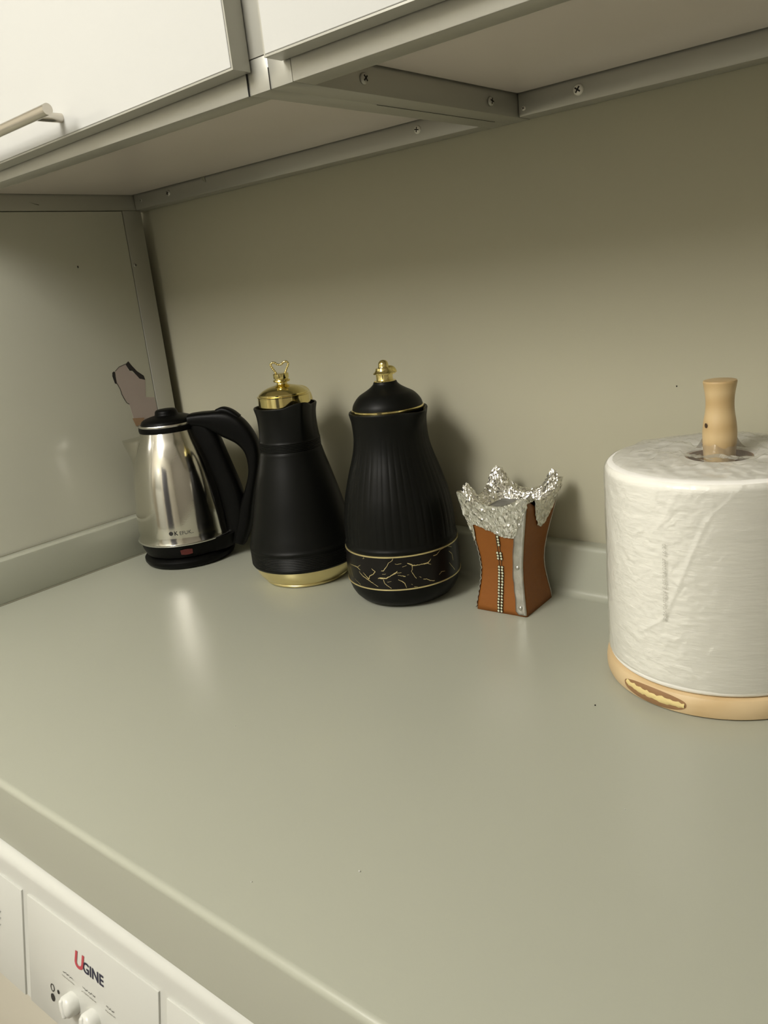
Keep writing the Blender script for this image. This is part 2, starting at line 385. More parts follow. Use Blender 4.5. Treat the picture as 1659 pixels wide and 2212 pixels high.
# ------------------------------------------------------------------ upper cabinets
ZB, ZT = Z0 + 0.561, Z0 + 0.587
YF = -0.350
def upper(name, x0, x1, label, doors, stile_left, stile_right):
    r = empty(name, ((x0 + x1) / 2, -0.175, ZB), label=label, cat='cabinet')
    ox, oy, oz = r.location
    def B(n, b, m, bev=0.0008, par=r):
        return box(n, (b[0] - ox, b[1] - ox, b[2] - oy, b[3] - oy, b[4] - oz, b[5] - oz), m, par, bev)
    T = 0.0255
    B('back_rail', (x0 + T, x1 - T, 0.0, 0.0265, ZB, ZB + T), M['alu'], 0.002)
    B('front_rail', (x0 + T, x1 - T, YF, YF + T, ZB, ZB + T), M['aluface'], 0.0008)
    B('side_rail', (x0, x0 + T - 0.0004, YF + 0.0003, 0.0265, ZB, ZB + T), M['alu'], 0.0003)
    B('side_rail', (x1 - T + 0.0004, x1, YF + 0.0003, 0.0265, ZB, ZB + T), M['alu'], 0.0003)
    B('bottom_panel', (x0 + T + 0.0018, x1 - T - 0.0018, YF + T + 0.0015, -0.0026, ZT - 0.0022, ZT + 0.004), M['cabpanel'], 0)
    B('carcass', (x0 + 0.002, x1 - 0.002, YF + T + 0.001, 0.0265, ZB + T + 0.006, Z0 + 1.25), M['dark'], 0)
    B('stile', (x0, x0 + T - 0.0003, YF, YF + T, ZB + T + 0.0006, Z0 + 1.25), M['aluface'], 0)
    B('stile', (x1 - T + 0.0003, x1, YF, YF + T, ZB + T + 0.0006, Z0 + 1.25), M['aluface'], 0)
    B('top_rail', (x0 + T, x1 - T, YF, YF + T, Z0 + 1.22, Z0 + 1.25), M['aluface'], 0.0006)
    for (a, b, hx0, hx1) in doors:
        z0, z1 = Z0 + 0.5775, Z0 + 1.235
        sag = -0.013 if hx0 is not None else 0.0      # the left door hangs a little out of true
        d = empty('door', (a - ox, YF - oy, z0 - oz + (b - a) * sag)); d.parent = r; d.rotation_euler = (0, sag, 0)
        H = z1 - z0; Wd = b - a
        bm = bmesh.new(); bxbm(bm, 0.0018, Wd - 0.0018, -0.0206, -0.001, 0.0018, H - 0.0018, bev=0.0004, seg=1)
        bmobj('door_panel', bm, M['door'], d, True)
        bm = bmesh.new()
        bxbm(bm, 0, 0.0016, -0.0200, -0.0012, 0, H); bxbm(bm, Wd - 0.0016, Wd, -0.0200, -0.0012, 0, H)
        bxbm(bm, 0.0016, Wd - 0.0016, -0.0200, -0.0012, 0, 0.0016); bxbm(bm, 0.0016, Wd - 0.0016, -0.0200, -0.0012, H - 0.0016, H)
        bmobj('edge_profile', bm, M['alu'], d)
        if hx0 is not None:
            hz = 0.0175; hy = -0.0206 - 0.030; R_ = 0.0053
            P = []
            bm = bmesh.new()
            for (p, q, rr) in [((hx0, hy), (hx1, hy), R_)]:
                m1 = Matrix.Translation(((hx0 + hx1) / 2, hy, hz)) @ Matrix.Rotation(PI / 2, 4, 'Y')
                bmesh.ops.create_cone(bm, cap_ends=True, segments=24, radius1=rr, radius2=rr, depth=hx1 - hx0, matrix=m1)
            for e in [e for e in bm.edges if len(e.link_faces) == 2 and e.calc_face_angle() > 1]: e.smooth = False
            h = bmobj('handle', bm, M['chrome'], d, True)
            for hx in (hx0 + 0.028, hx1 - 0.028):
                bm = bmesh.new()
                m1 = Matrix.Translation((hx, (hy - 0.0206) / 2, hz)) @ Matrix.Rotation(PI / 2, 4, 'X')
                bmesh.ops.create_cone(bm, cap_ends=True, segments=20, radius1=0.0045, radius2=0.0045, depth=abs(hy + 0.0206), matrix=m1)
                bmobj('handle_post', bm, M['chrome'], d, True)
    return r
XJ = 0.7020
ul = upper('wall_cabinet', -0.026, XJ, 'white-doored wall cabinet with bar handle above the kettle, left of the two', [(-0.02, 0.683, 0.12, 0.4756)], None, None)
ur = upper('wall_cabinet', XJ, 1.62, 'right-hand white-doored wall cabinet above the incense burner and paper roll', [(0.7195, 1.19, None, None), (1.196, 1.60, None, None)], None, None)
def at(o, x, y, z): return (x - o.location.x, y - o.location.y, z - o.location.z)
# dark seams where profiles butt together
box('seam', (*[a - ul.location.x for a in (XJ - 0.0262, XJ - 0.0249)], YF - 0.0004 - ul.location.y, YF + 0.001 - ul.location.y, 0.0, 0.020), M['dark'], ul)
box('seam', (*[a - ur.location.x for a in (XJ - 0.0002, XJ + 0.0004)], YF - 0.0003 - ur.location.y, YF + 0.001 - ur.location.y, 0.0, 0.016), M['crack'], ur)
box('seam', (XJ - 0.0003 - ur.location.x, XJ + 0.0003 - ur.location.x, -0.215 - ur.location.y, -0.008 - ur.location.y, -0.0003, 0.002), M['crack'], ur)
# screws
sc = screw(ul, at(ul, 0.590, 0.0, Z0 + 0.5745), (0, -1, 0), 0.0048)
screw(ul, at(ul, 0.094, 0.0, Z0 + 0.5745), (0, -1, 0), 0.0048, 'alu')
screw(ul, at(ul, 0.019, 0.0, Z0 + 0.574), (0, -1, 0), 0.0022, 'alu')
screw(ur, at(ur, 0.7997, 0.0, Z0 + 0.5735), (0, -1, 0), 0.0056)
screw(ur, at(ur, 0.7345, 0.0, Z0 + 0.5690), (0, -1, 0), 0.0024)
screw(ur, at(ur, XJ + 0.0255, -0.262, Z0 + 0.5725), (1, 0, 0), 0.0048, 'alu')
screw(ur, at(ur, XJ + 0.0255, -0.057, Z0 + 0.5725), (1, 0, 0), 0.0048, 'alu')
# gouge in the soft rail
mesh('rail_dent', [at(ul, 0.176, -0.0006, Z0 + 0.5865), at(ul, 0.186, -0.0006, Z0 + 0.5865), at(ul, 0.189, -0.0006, Z0 + 0.576), at(ul, 0.183, -0.0006, Z0 + 0.579)], [(0, 1, 2, 3)], M['caulk'], ul)
mesh('scratch', [at(ul, 0.0005, -0.187, Z0 + 0.5735), at(ul, 0.0005, -0.170, Z0 + 0.5695), at(ul, 0.0005, -0.171, Z0 + 0.5688)], [(0, 1, 2)], M['crack'], ul)

# ------------------------------------------------------------------ tall cabinet whose side closes the worktop
tc_ = empty('tall_cabinet', (-0.30, -0.30, 0), label='tall cabinet with glossy grey side board and torn patch, left of the kettle', cat='cabinet')
def tb(n, b, m, bev=0.0008): return box(n, (b[0] + 0.30, b[1] + 0.30, b[2] + 0.30, b[3] + 0.30, b[4], b[5]), m, tc_, bev)
tb('body', (-0.60, -0.006, -0.61, 0.004, 0.0, ZB - 0.002), M['dark'], 0)
tb('side_board', (-0.006, -0.0012, -0.585, -0.0272, Z0 - 0.9, ZB - 0.0012), M['sidepanel'], 0.0003)
tb('post', (-0.026, 0.0, -0.0262, 0.0093, Z0 - 0.9, ZB - 0.0004), M['alu'], 0.0008)
tb('post', (-0.026, 0.0, -0.612, -0.5862, Z0 - 0.9, ZB - 0.0004), M['alu'], 0.0008)
tb('front_door', (-0.598, -0.004, -0.632, -0.613, 0.08, ZB - 0.004), M['door'], 0.001)
def onpanel(name, pts, m, lift, thick=0.0006):
    n = len(pts); v = [(0.30 - 0.0012 + lift, y + 0.30, Z0 + z) for y, z in pts] + [(0.30 - 0.0012 + lift - thick, y + 0.30, Z0 + z) for y, z in pts]
    f = [tuple(range(n)), tuple(range(2 * n - 1, n - 1, -1))] + [(i, (i + 1) % n, n + (i + 1) % n, n + i) for i in range(n)]
    return mesh(name, v, f, M[m], tc_)
PATCH = [(-0.096, 0.3069), (-0.0871, 0.3143), (-0.0733, 0.3171), (-0.0704, 0.3069), (-0.0575, 0.2973), (-0.0517, 0.2894), (-0.041, 0.2858), (-0.0459, 0.2567), (-0.029, 0.2535), (-0.0275, 0.2327), (-0.0304, 0.2048), (-0.0707, 0.2063), (-0.0773, 0.2246), (-0.0806, 0.2505), (-0.0886, 0.2615), (-0.0924, 0.2774), (-0.097, 0.2895)]
CR1 = [(-0.0673, 0.3209), (-0.0734, 0.3168), (-0.0678, 0.3052), (-0.0627, 0.3045), (-0.0575, 0.2973), (-0.0517, 0.2894), (-0.041, 0.2858), (-0.0425, 0.2931), (-0.0541, 0.3026), (-0.0623, 0.3133)]
CR2 = [(-0.0978, 0.3084), (-0.101, 0.307), (-0.1023, 0.3009), (-0.1, 0.2887), (-0.0967, 0.2875), (-0.0969, 0.2995), (-0.096, 0.3069)]
LN1 = [(-0.0957, 0.3081), (-0.0871, 0.3143), (-0.0732, 0.3174)]
LN2 = [(-0.0965, 0.2881), (-0.0924, 0.2774), (-0.0918, 0.2703), (-0.0886, 0.2615), (-0.0851, 0.2538), (-0.0806, 0.2505)]
tag(onpanel('torn_patch', PATCH, 'patch', 0.0003), 'pinkish torn patch of bare board')
onpanel('crack', CR1, 'crack', 0.0005); onpanel('crack', CR2, 'crack', 0.0005)
def ribbon2(name, line, w, m, lift):
    L = []; R_ = []
    for i, p in enumerate(line):
        a = Vector(line[max(i - 1, 0)]); b = Vector(line[min(i + 1, len(line) - 1)]); t = (b - a).normalized(); n = Vector((-t.y, t.x))
        L.append(tuple(Vector(p) + n * w)); R_.append(tuple(Vector(p) - n * w))
    v = [(0.30 - 0.0012 + lift, y + 0.30, Z0 + z) for y, z in L + R_]; k = len(line)
    return mesh(name, v, [(i, i + 1, k + i + 1, k + i) for i in range(k - 1)], M[m], tc_)
ribbon2('crack', LN1, 0.0004, 'crack', 0.0006); ribbon2('crack', LN2, 0.0005, 'crack', 0.0006)
onpanel('bare_chipboard', [(-0.080, 0.2262), (-0.0575, 0.2230), (-0.0628, 0.2137), (-0.0757, 0.2112)], 'chip', 0.0012)
onpanel('nail_hole', [(-0.1265, 0.4755), (-0.1245, 0.4755), (-0.1242, 0.4785), (-0.1265, 0.479)], 'crack', 0.0003)
tag(screw(tc_, (0.30 + 0.0, 0.30 - 0.0205, Z0 + 0.4743), (1, 0, 0), 0.0032, 'alu'))

# ------------------------------------------------------------------ electric kettle
K = empty('electric_kettle', (0.122, -0.097, Z0 + 0.0002), label='stainless steel electric kettle with black lid, handle and base in the corner', cat='kettle')
PHI = math.radians(30)
hd = Vector((math.cos(PHI), math.sin(PHI), 0)); hs = Vector((-math.sin(PHI), math.cos(PHI), 0))
lathe('power_base', [(0.0, 0.0), (0.066, 0.0), (0.071, 0.0025), (0.0735, 0.007), (0.0735, 0.0115), (0.070, 0.0155), (0.062, 0.017), (0.0, 0.017)], M['kblack'], K, 72)
def basefn(a, r, z):
    d = math.cos(a - PHI)
    k = max(0, (d - 0.80) / 0.20)
    return r + (0.014 * k if r > 0.05 else 0), z
lathe('lower_skirt', [(0.0, 0.0165), (0.063, 0.0165), (0.0685, 0.019), (0.0725, 0.028), (0.0755, 0.040), (0.0762, 0.0415), (0.072, 0.042)], M['kblack'], K, 96, basefn)
KP = [(0.0770, 0.0410), (0.0778, 0.0425), (0.0768, 0.0440), (0.0762, 0.055), (0.0755, 0.070), (0.0740, 0.090), (0.0720, 0.111), (0.0693, 0.133), (0.0655, 0.153), (0.0605, 0.172), (0.0545, 0.190), (0.0490, 0.204), (0.0452, 0.2145), (0.0438, 0.2185)]
pa = PHI + PI
def spoutfn(a, r, z):
    d = (a - pa + PI) % (2 * PI) - PI
    if z > 0.135:
        t = min(1.0, (z - 0.135) / 0.066); t = t * t * (3 - 2 * t) if t < 1 else 1
        wdt = math.radians(36) * (0.7 + 0.3 * t)
        k = max(0.0, 1 - abs(d) / wdt)
        if z > 0.2025: t *= max(0.0, 1 - (z - 0.2025) / 0.0035)
        target = 0.084
        return r + (target - r) * t * k ** 1.1 * (1 if z < 0.203 else 1), z
    return r, z
bodyp = smoothprof(KP[3:], 5)
body = lathe('steel_body', [KP[0], KP[1], KP[2]] + bodyp, M['steel'], K, 144, spoutfn, auto=45)
lathe('steel_ring', [(0.0765, 0.0400), (0.0785, 0.0408), (0.0788, 0.0422), (0.0775, 0.0432), (0.076, 0.0432)], M['steelring'], K, 96)
lathe('collar', [(0.0440, 0.2135), (0.0462, 0.2145), (0.0468, 0.2185), (0.0462, 0.2225), (0.043, 0.2235)], M['kblack'], K, 64)
lid = lathe('lid', smoothprof([(0.0430, 0.2230), (0.0415, 0.2290), (0.0370, 0.2330), (0.0270, 0.2362), (0.0190, 0.2380), (0.0170, 0.2440), (0.0130, 0.2468), (0.0001, 0.2476)], 4), M['kblack'], K, 64)
lathe('lid_ring', [(0.0425, 0.2222), (0.0452, 0.2226), (0.0456, 0.2245), (0.0447, 0.2262), (0.0428, 0.2262)], M['steelring'], lid, 64)
# handle
def hp(s, z): return hd * s + Vector((0, 0, z))
HPT = [(0.040, 0.2270, 0.0095), (0.055, 0.2262, 0.0115), (0.070, 0.2240, 0.0140), (0.084, 0.2205, 0.0180), (0.0975, 0.2155, 0.0212), (0.111, 0.2070, 0.0205), (0.1235, 0.1940, 0.0170), (0.132, 0.1780, 0.0135), (0.1345, 0.1600, 0.0108), (0.1310, 0.1350, 0.0078), (0.1215, 0.1070, 0.0085), (0.1110, 0.0800, 0.0110), (0.1010, 0.0500, 0.0125), (0.0885, 0.0215, 0.0105)]
hpts = spline([hp(a, b) for a, b, c in HPT], 5)
n_ = len(hpts)
hthk = [v.x for v in spline([Vector((c, 0, 0)) for a, b, c in HPT], 5)]
hw = [interp([(0, 0.018), (0.2, 0.0155), (0.5, 0.0135), (0.85, 0.014), (1, 0.015)], i / (n_ - 1)) for i in range(n_)]
H = tube('handle', hpts, 0, M['kblack'], K, 24, flat=(hs, hw, hthk))
ISP = [(0.049, 0.2200, 0.012), (0.0580, 0.2050, 0.0165), (0.0645, 0.1900, 0.0190), (0.0705, 0.1700, 0.0185), (0.0780, 0.1430, 0.0185), (0.0850, 0.1150, 0.0190), (0.0885, 0.0900, 0.0190), (0.0890, 0.0650, 0.0170), (0.0850, 0.0420, 0.0130), (0.0815, 0.0235, 0.0100)]
inner = spline([hp(a, b) for a, b, c in ISP], 5)
tube('handle_spine', inner, 0, M['kblack'], K, 24, flat=(hs, [0.0150] * len(inner), [v.x for v in spline([Vector((c, 0, 0)) for a, b, c in ISP], 5)]))
btn = tube('lid_button', spline([hp(0.086, 0.2350), hp(0.096, 0.2375), hp(0.108, 0.2325), hp(0.118, 0.2235)], 4), 0, M['kblack'], H, 14, flat=(hs, 0.0085, 0.0055))
# printed brand on the steel and the red switch window
def KR(z): return interp([(z_, r_) for r_, z_ in bodyp], z)
def oncyl(ax, rf, a0, z0, lift, tilt=0):
    def f(x, y):
        z = z0 + y; r = rf(z) + lift; a = a0 + x / r
        return (r * math.cos(a), r * math.sin(a), z)
    return f
a_t = math.radians(-54.1)
dotv = []
for k in range(20):
    t = 2 * PI * k / 20; dotv.append(oncyl(None, KR, a_t, 0.0622, 0.0004)(0.0033 * math.cos(t), 0.0033 * math.sin(t)))
mesh('brand_dot', dotv, [tuple(range(20))], M['ink'], K)
text_flat('brand_lettering', 'K', 0.0088, oncyl(None, KR, math.radians(-50.4), 0.0590, 0.0004), M['ink'], K, bold=0.0002)
text_flat('brand_lettering', 'EFUK..', 0.0080, oncyl(None, KR, math.radians(-44.3), 0.0588, 0.0006), M['brandprint'], K)
def skR(z): return interp([(0.0165, 0.063), (0.019, 0.0685), (0.028, 0.0725), (0.040, 0.0755)], z)
sv = [oncyl(None, skR, math.radians(-39.8), 0.0300, 0.0014)(sx, sz) for sx, sz in [(-0.009, -0.0045), (-0.003, -0.0055), (0.003, -0.0055), (0.009, -0.0045), (0.0095, 0.0035), (0.003, 0.0045), (-0.003, 0.0045), (-0.0095, 0.0035)]]
mesh('power_switch', sv, [tuple(range(8))], M['red'], K)

# ------------------------------------------------------------------ vacuum flask with gold lid
F1 = empty('vacuum_flask', (0.376, -0.077, Z0 + 0.0002), label='plain matte black vacuum flask with gold lid and heart-shaped finial', cat='flask')
SP1 = math.radians(-20)
lathe('gold_base', [(0.0, 0.0), (0.0585, 0.0), (0.0612, 0.0012), (0.0618, 0.0035), (0.0612, 0.0045), (0.0645, 0.0065), (0.0690, 0.0115), (0.0718, 0.017), (0.0738, 0.0235), (0.0744, 0.0285), (0.06, 0.0285)], M['goldsatin'], F1, 96)
def rim1(a, r, z):
    d = (a - SP1 + PI) % (2 * PI) - PI
    if z > 0.190:
        t = min(1, (z - 0.190) / 0.0625); k = max(0.0, 1 - abs(d) / math.radians(34)); k2 = k * k * (3 - 2 * k)
        return r + 0.0125 * t ** 1.3 * k ** 1.3, z + 0.0065 * t ** 3 * k2
    return r, z
p1 = [(0.0740, 0.0262), (0.0770, 0.0268), (0.0782, 0.0290)]
z = 0.0300
while z < 0.0505:      # fine ribbing around the foot
    p1 += [(0.0786, z), (0.0779, z + 0.0012)]; z += 0.0024
p1 += [(0.0786, 0.0525), (0.0788, 0.0550), (0.0778, 0.0562), (0.0767, 0.0600)]
p1 += smoothprof([(0.0748, 0.068), (0.0702, 0.085), (0.0660, 0.103), (0.0620, 0.121), (0.0575, 0.139), (0.0528, 0.157), (0.0480, 0.174), (0.0448, 0.187)], 3)
p1 += [(0.0446, 0.1885), (0.0440, 0.1897)]
z = 0.1905
while z < 0.2050:
    p1 += [(0.0438, z), (0.0430, z + 0.0009)]; z += 0.0022
p1 += smoothprof([(0.0428, 0.2075), (0.0418, 0.218), (0.0415, 0.230), (0.0422, 0.241), (0.0440, 0.2490), (0.0446, 0.2515)], 3)
p1 += [(0.0440, 0.2530), (0.0420, 0.2528), (0.0412, 0.2500), (0.0405, 0.235)]
lathe('body', p1, M['black'], F1, 128, rim1, auto=60)
glid = lathe('lid', [(0.0, 0.235), (0.0385, 0.235), (0.0385, 0.2440), (0.0368, 0.2445), (0.0365, 0.2660), (0.0375, 0.2668), (0.0375, 0.2676), (0.0350, 0.2684), (0.0349, 0.2700), (0.0340, 0.2708)] + smoothprof([(0.0335, 0.2712), (0.0280, 0.2750), (0.0200, 0.2785), (0.0130, 0.2802), (0.0100, 0.2810)], 4) +
      [(0.0085, 0.2812), (0.0075, 0.2822), (0.0072, 0.2842), (0.0085, 0.2850), (0.0112, 0.2856), (0.0120, 0.2868), (0.0114, 0.2882), (0.0094, 0.2888), (0.0093, 0.2895), (0.0105, 0.2900), (0.0108, 0.2908), (0.0108, 0.2962), (0.0100, 0.2970), (0.0, 0.2970)], M['gold'], F1, 96)
# heart of beaded wire, standing upright facing the room
nd = Vector((0.7304, -0.683, 0)); ed = Vector((0.683, 0.7304, 0))
ed = (ed + Vector((0.25, -0.1, 0))).normalized()
hc = [(-0.0058, 0.2960), (-0.0085, 0.3010), (-0.0118, 0.3068), (-0.0125, 0.3098), (-0.0100, 0.3122), (-0.0062, 0.3118), (-0.0032, 0.3095), (0.0, 0.3088), (0.0032, 0.3095), (0.0062, 0.3118), (0.0100, 0.3122), (0.0125, 0.3098), (0.0118, 0.3068), (0.0085, 0.3010), (0.0058, 0.2960)]
hpath = spline([ed * a + Vector((0, 0, b)) for a, b in hc], 5)
heart = tube('heart_finial', hpath, 0.0015, M['gold'], glid, 8)
# beads along the heart, joined into one strip of decoration
bm = bmesh.new(); acc = 0; last = hpath[0]
for p in hpath[1:]:
    acc += (p - last).length
    if acc > 0.0024:
        acc = 0
        for off in (nd * 0.0014,):
            bmesh.ops.create_icosphere(bm, subdivisions=2, radius=0.00115, matrix=Matrix.Translation(p + off))
    last = p
bmobj('heart_beads', bm, M['goldsatin'], F1, True)
bpy.data.objects['heart_beads']['kind'] = 'stuff'
# gold hinge arm and black handle at the back
ha = math.radians(112); hv = Vector((math.cos(ha), math.sin(ha), 0)); hsd = Vector((-hv.y, hv.x, 0))
garm = tube('hinge_arm', spline([hv * 0.002 + Vector((0, 0, 0.2640)), hv * 0.016 + Vector((0, 0, 0.2655)), hv * 0.028 + Vector((0, 0, 0.2640)), hv * 0.036 + Vector((0, 0, 0.2560)), hv * 0.037 + Vector((0, 0, 0.2420))], 4), 0, M['gold'], F1, 24, flat=(hsd, 0.0260, 0.0120))
HL = [(0.050, 0.246), (0.072, 0.240), (0.086, 0.222), (0.090, 0.195), (0.088, 0.165), (0.082, 0.130), (0.074, 0.105), (0.064, 0.100)]
def flask_handle(root, ang, maxy):
    v_ = Vector((math.cos(ang), math.sin(ang), 0)); s_ = Vector((-v_.y, v_.x, 0))
    return tube('handle', spline([v_ * min(a, maxy) + Vector((0, 0, b)) for a, b in HL], 4), 0, M['black'], root, 16, flat=(s_, 0.0105, 0.0062))
flask_handle(F1, math.radians(140), 0.2)

# ------------------------------------------------------------------ vacuum flask with marble band
F2 = empty('vacuum_flask', (0.5570, -0.0705, Z0 + 0.0002), label='fluted black vacuum flask with gold-veined marble band and domed black lid', cat='flask')
SP2 = math.radians(-8)
P2 = [(0.0, 0.0), (0.050, 0.0), (0.0560, 0.0012), (0.0625, 0.0045), (0.0680, 0.0105), (0.0715, 0.0170), (0.0738, 0.0240), (0.0748, 0.0295), (0.0752, 0.0310)]
band = [(0.0752, 0.0310), (0.0756, 0.040), (0.0756, 0.055), (0.0750, 0.0680), (0.0746, 0.0735)]
up = [(0.0738, 0.0740), (0.0742, 0.0755), (0.0748, 0.0780), (0.0745, 0.0800), (0.0735, 0.0812)] + \
     smoothprof([(0.0733, 0.084), (0.0730, 0.098), (0.0712, 0.119), (0.0680, 0.138), (0.0635, 0.155), (0.0585, 0.172), (0.0535, 0.187), (0.0500, 0.200), (0.0482, 0.212), (0.0478, 0.224), (0.0484, 0.235), (0.0500, 0.2435), (0.0506, 0.2465)], 4) + [(0.0500, 0.2482), (0.0478, 0.2482), (0.0468, 0.2455), (0.0460, 0.2350)]
NF = 44
def flute(a, r, z):
    d = (a - SP2 + PI) % (2 * PI) - PI
    if 0.080 < z < 0.225:
        env = min(1, (z - 0.080) / 0.01) * min(1, (0.225 - z) / 0.05)
        s = abs(math.sin(NF * a / 2)) ** 0.45
        r = r - 0.00055 * env * (1 - s) + 0.0001 * env
    if z > 0.215 and r > 0.0465:
        t = min(1, (z - 0.215) / 0.031); k = max(0.0, 1 - abs(d) / math.radians(30)); k = k * k * (3 - 2 * k)
        r = r + 0.0105 * t ** 1.5 * k; z = z - 0.0012 * t * k
    return r, z
lathe('body', P2, M['black'], F2, 128)
lathe('marble_band', band, M['bandblack'], F2, 128)
lathe('fluted_upper_body', up, M['black'], F2, 352, flute, auto=70)
for zz, rr in ((0.0305, 0.0752), (0.0737, 0.0746)):
    lathe('gold_line', [(rr - 0.0006, zz - 0.0009), (rr + 0.0006, zz - 0.0008), (rr + 0.0007, zz), (rr + 0.0006, zz + 0.0008), (rr - 0.0006, zz + 0.0009)], M['goldprint'], F2, 128)
l2 = lathe('lid', smoothprof([(0.0440, 0.2435), (0.0452, 0.2480), (0.0450, 0.2520), (0.0436, 0.2570), (0.0398, 0.2628), (0.0345, 0.2680), (0.0270, 0.2722), (0.0205, 0.2762), (0.0160, 0.2802), (0.0148, 0.2828), (0.0140, 0.2838)], 4) + [(0.0, 0.2840)], M['black'], F2, 96)
lathe('lid_gold_ring', [(0.0445, 0.2478), (0.0464, 0.2480), (0.0465, 0.2508), (0.0457, 0.2514), (0.0445, 0.2514)], M['gold'], l2, 96)
fin = [(0.0, 0.2835), (0.0138, 0.2835), (0.0138, 0.2846), (0.0112, 0.2850), (0.0106, 0.2860), (0.0106, 0.2922), (0.0118, 0.2926), (0.0140, 0.2932), (0.0142, 0.2940), (0.0118, 0.2956), (0.0106, 0.2976), (0.0104, 0.2990), (0.0100, 0.3002), (0.0072, 0.3008), (0.0066, 0.3018), (0.0066, 0.3040), (0.0058, 0.3072), (0.0038, 0.3094), (0.0, 0.3102)]
lathe('gold_finial', fin, M['gold'], l2, 64)
# thumb lever behind the finial
lv = Vector((math.cos(math.radians(75)), math.sin(math.radians(75)), 0)); ls = Vector((-lv.y, lv.x, 0))
tube('lid_lever', spline([lv * 0.002 + Vector((0, 0, 0.2975)), lv * 0.006 + Vector((0, 0, 0.2978)), lv * 0.010 + Vector((0, 0, 0.2965)), lv * 0.012 + Vector((0, 0, 0.2925))], 4), 0, M['gold'], l2, 14, flat=(ls, 0.0075, 0.0050))
flask_handle(F2, math.radians(150), 0.2)
VEINS = [[(-116.1, 0.0565, 0.00021), (-108.2, 0.057, 0.00057), (-101.9, 0.0567, 0.001), (-98.0, 0.0535, 0.00021)], [(-101.9, 0.0567, 0.00043), (-97.3, 0.0606, 0.00014)], [(-100.4, 0.0513, 0.00029), (-95.3, 0.0462, 0.00057), (-89.0, 0.0427, 0.00086), (-83.3, 0.0388, 0.00043), (-78.0, 0.0346, 0.00036)], [(-94.3, 0.0512, 0.00021), (-87.8, 0.044, 0.00086), (-86.4, 0.048, 0.00072), (-82.0, 0.0513, 0.00057), (-79.5, 0.0552, 0.00072), (-83.2, 0.0585, 0.00043)], [(-116.9, 0.0525, 0.00014), (-115.0, 0.0456, 0.00014), (-113.1, 0.039, 0.00014)], [(-109.8, 0.0386, 0.00014), (-100.5, 0.0327, 0.00029)], [(-60.4, 0.0722, 0.00036), (-61.3, 0.0697, 0.00036), (-65.0, 0.0668, 0.00036), (-66.9, 0.0626, 0.00036), (-70.5, 0.0569, 0.00064), (-73.0, 0.0563, 0.00036)], [(-58.6, 0.0654, 0.00029), (-56.0, 0.0647, 0.00029), (-52.5, 0.0653, 0.00036)], [(-52.1, 0.061, 0.00021), (-49.8, 0.0614, 0.00021), (-47.8, 0.0621, 0.00014)], [(-47.2, 0.0651, 0.00043), (-44.0, 0.063, 0.00157), (-41.8, 0.061, 0.001), (-34.0, 0.0607, 0.00057), (-29.9, 0.0606, 0.00114), (-26.6, 0.0607, 0.00114), (-23.1, 0.0648, 0.00021)], [(-27.4, 0.0604, 0.00043), (-23.8, 0.0577, 0.00036)], [(-42.6, 0.0612, 0.00057), (-42.9, 0.0566, 0.00036), (-43.9, 0.0542, 0.00029), (-42.4, 0.0492, 0.00043), (-39.7, 0.0434, 0.00036)], [(-77.2, 0.046, 0.00043), (-73.8, 0.0468, 0.00172), (-68.9, 0.0465, 0.00086), (-63.1, 0.0506, 0.00072), (-59.1, 0.0536, 0.00129), (-57.0, 0.056, 0.00021)], [(-58.3, 0.0535, 0.00036), (-53.4, 0.0536, 0.00029)], [(-71.5, 0.0448, 0.00043), (-70.7, 0.04, 0.00036), (-68.2, 0.0368, 0.00043), (-64.6, 0.033, 0.00043)], [(-57.0, 0.0505, 0.00021), (-53.3, 0.0494, 0.00043), (-50.0, 0.0479, 0.00086)], [(-48.4, 0.0498, 0.00014), (-46.5, 0.05, 0.00021)], [(-72.5, 0.0521, 0.00014), (-68.5, 0.0528, 0.00014)], [(-67.8, 0.0417, 0.00021), (-63.8, 0.0425, 0.00014)], [(-57.1, 0.0445, 0.0005), (-53.5, 0.042, 0.00072), (-51.5, 0.0391, 0.00057), (-49.9, 0.0329, 0.00036)], [(-36.8, 0.0453, 0.00014), (-35.0, 0.0435, 0.00043)], [(-33.1, 0.0408, 0.00043), (-29.9, 0.0402, 0.00043), (-25.9, 0.0367, 0.00064), (-21.3, 0.0351, 0.00043)], [(-93.5, 0.0704, 0.00029), (-91.4, 0.0705, 0.00029), (-92.3, 0.0722, 0.00029)], [(-20.1, 0.0679, 0.00057), (-15.9, 0.068, 0.00043), (-11.4, 0.0721, 0.00029), (-5.7, 0.073, 0.00036)], [(0.9, 0.0656, 0.00036), (5.4, 0.061, 0.0005), (6.8, 0.0507, 0.00029)], [(-0.6, 0.0508, 0.00021), (3.4, 0.0447, 0.00029), (8.7, 0.0368, 0.00036)], [(0.6, 0.0724, 0.00021), (6.8, 0.0691, 0.00029)], [(-15.5, 0.041, 0.00036), (-12.4, 0.044, 0.00043), (-7.6, 0.0426, 0.00014)], [(-45.1, 0.037, 0.00021), (-44.1, 0.0357, 0.00021)], [(-42.7, 0.033, 0.00036), (-39.3, 0.0319, 0.00029)]]
def bandR(z): return interp([(b, a) for a, b in band], z) + 0.00035
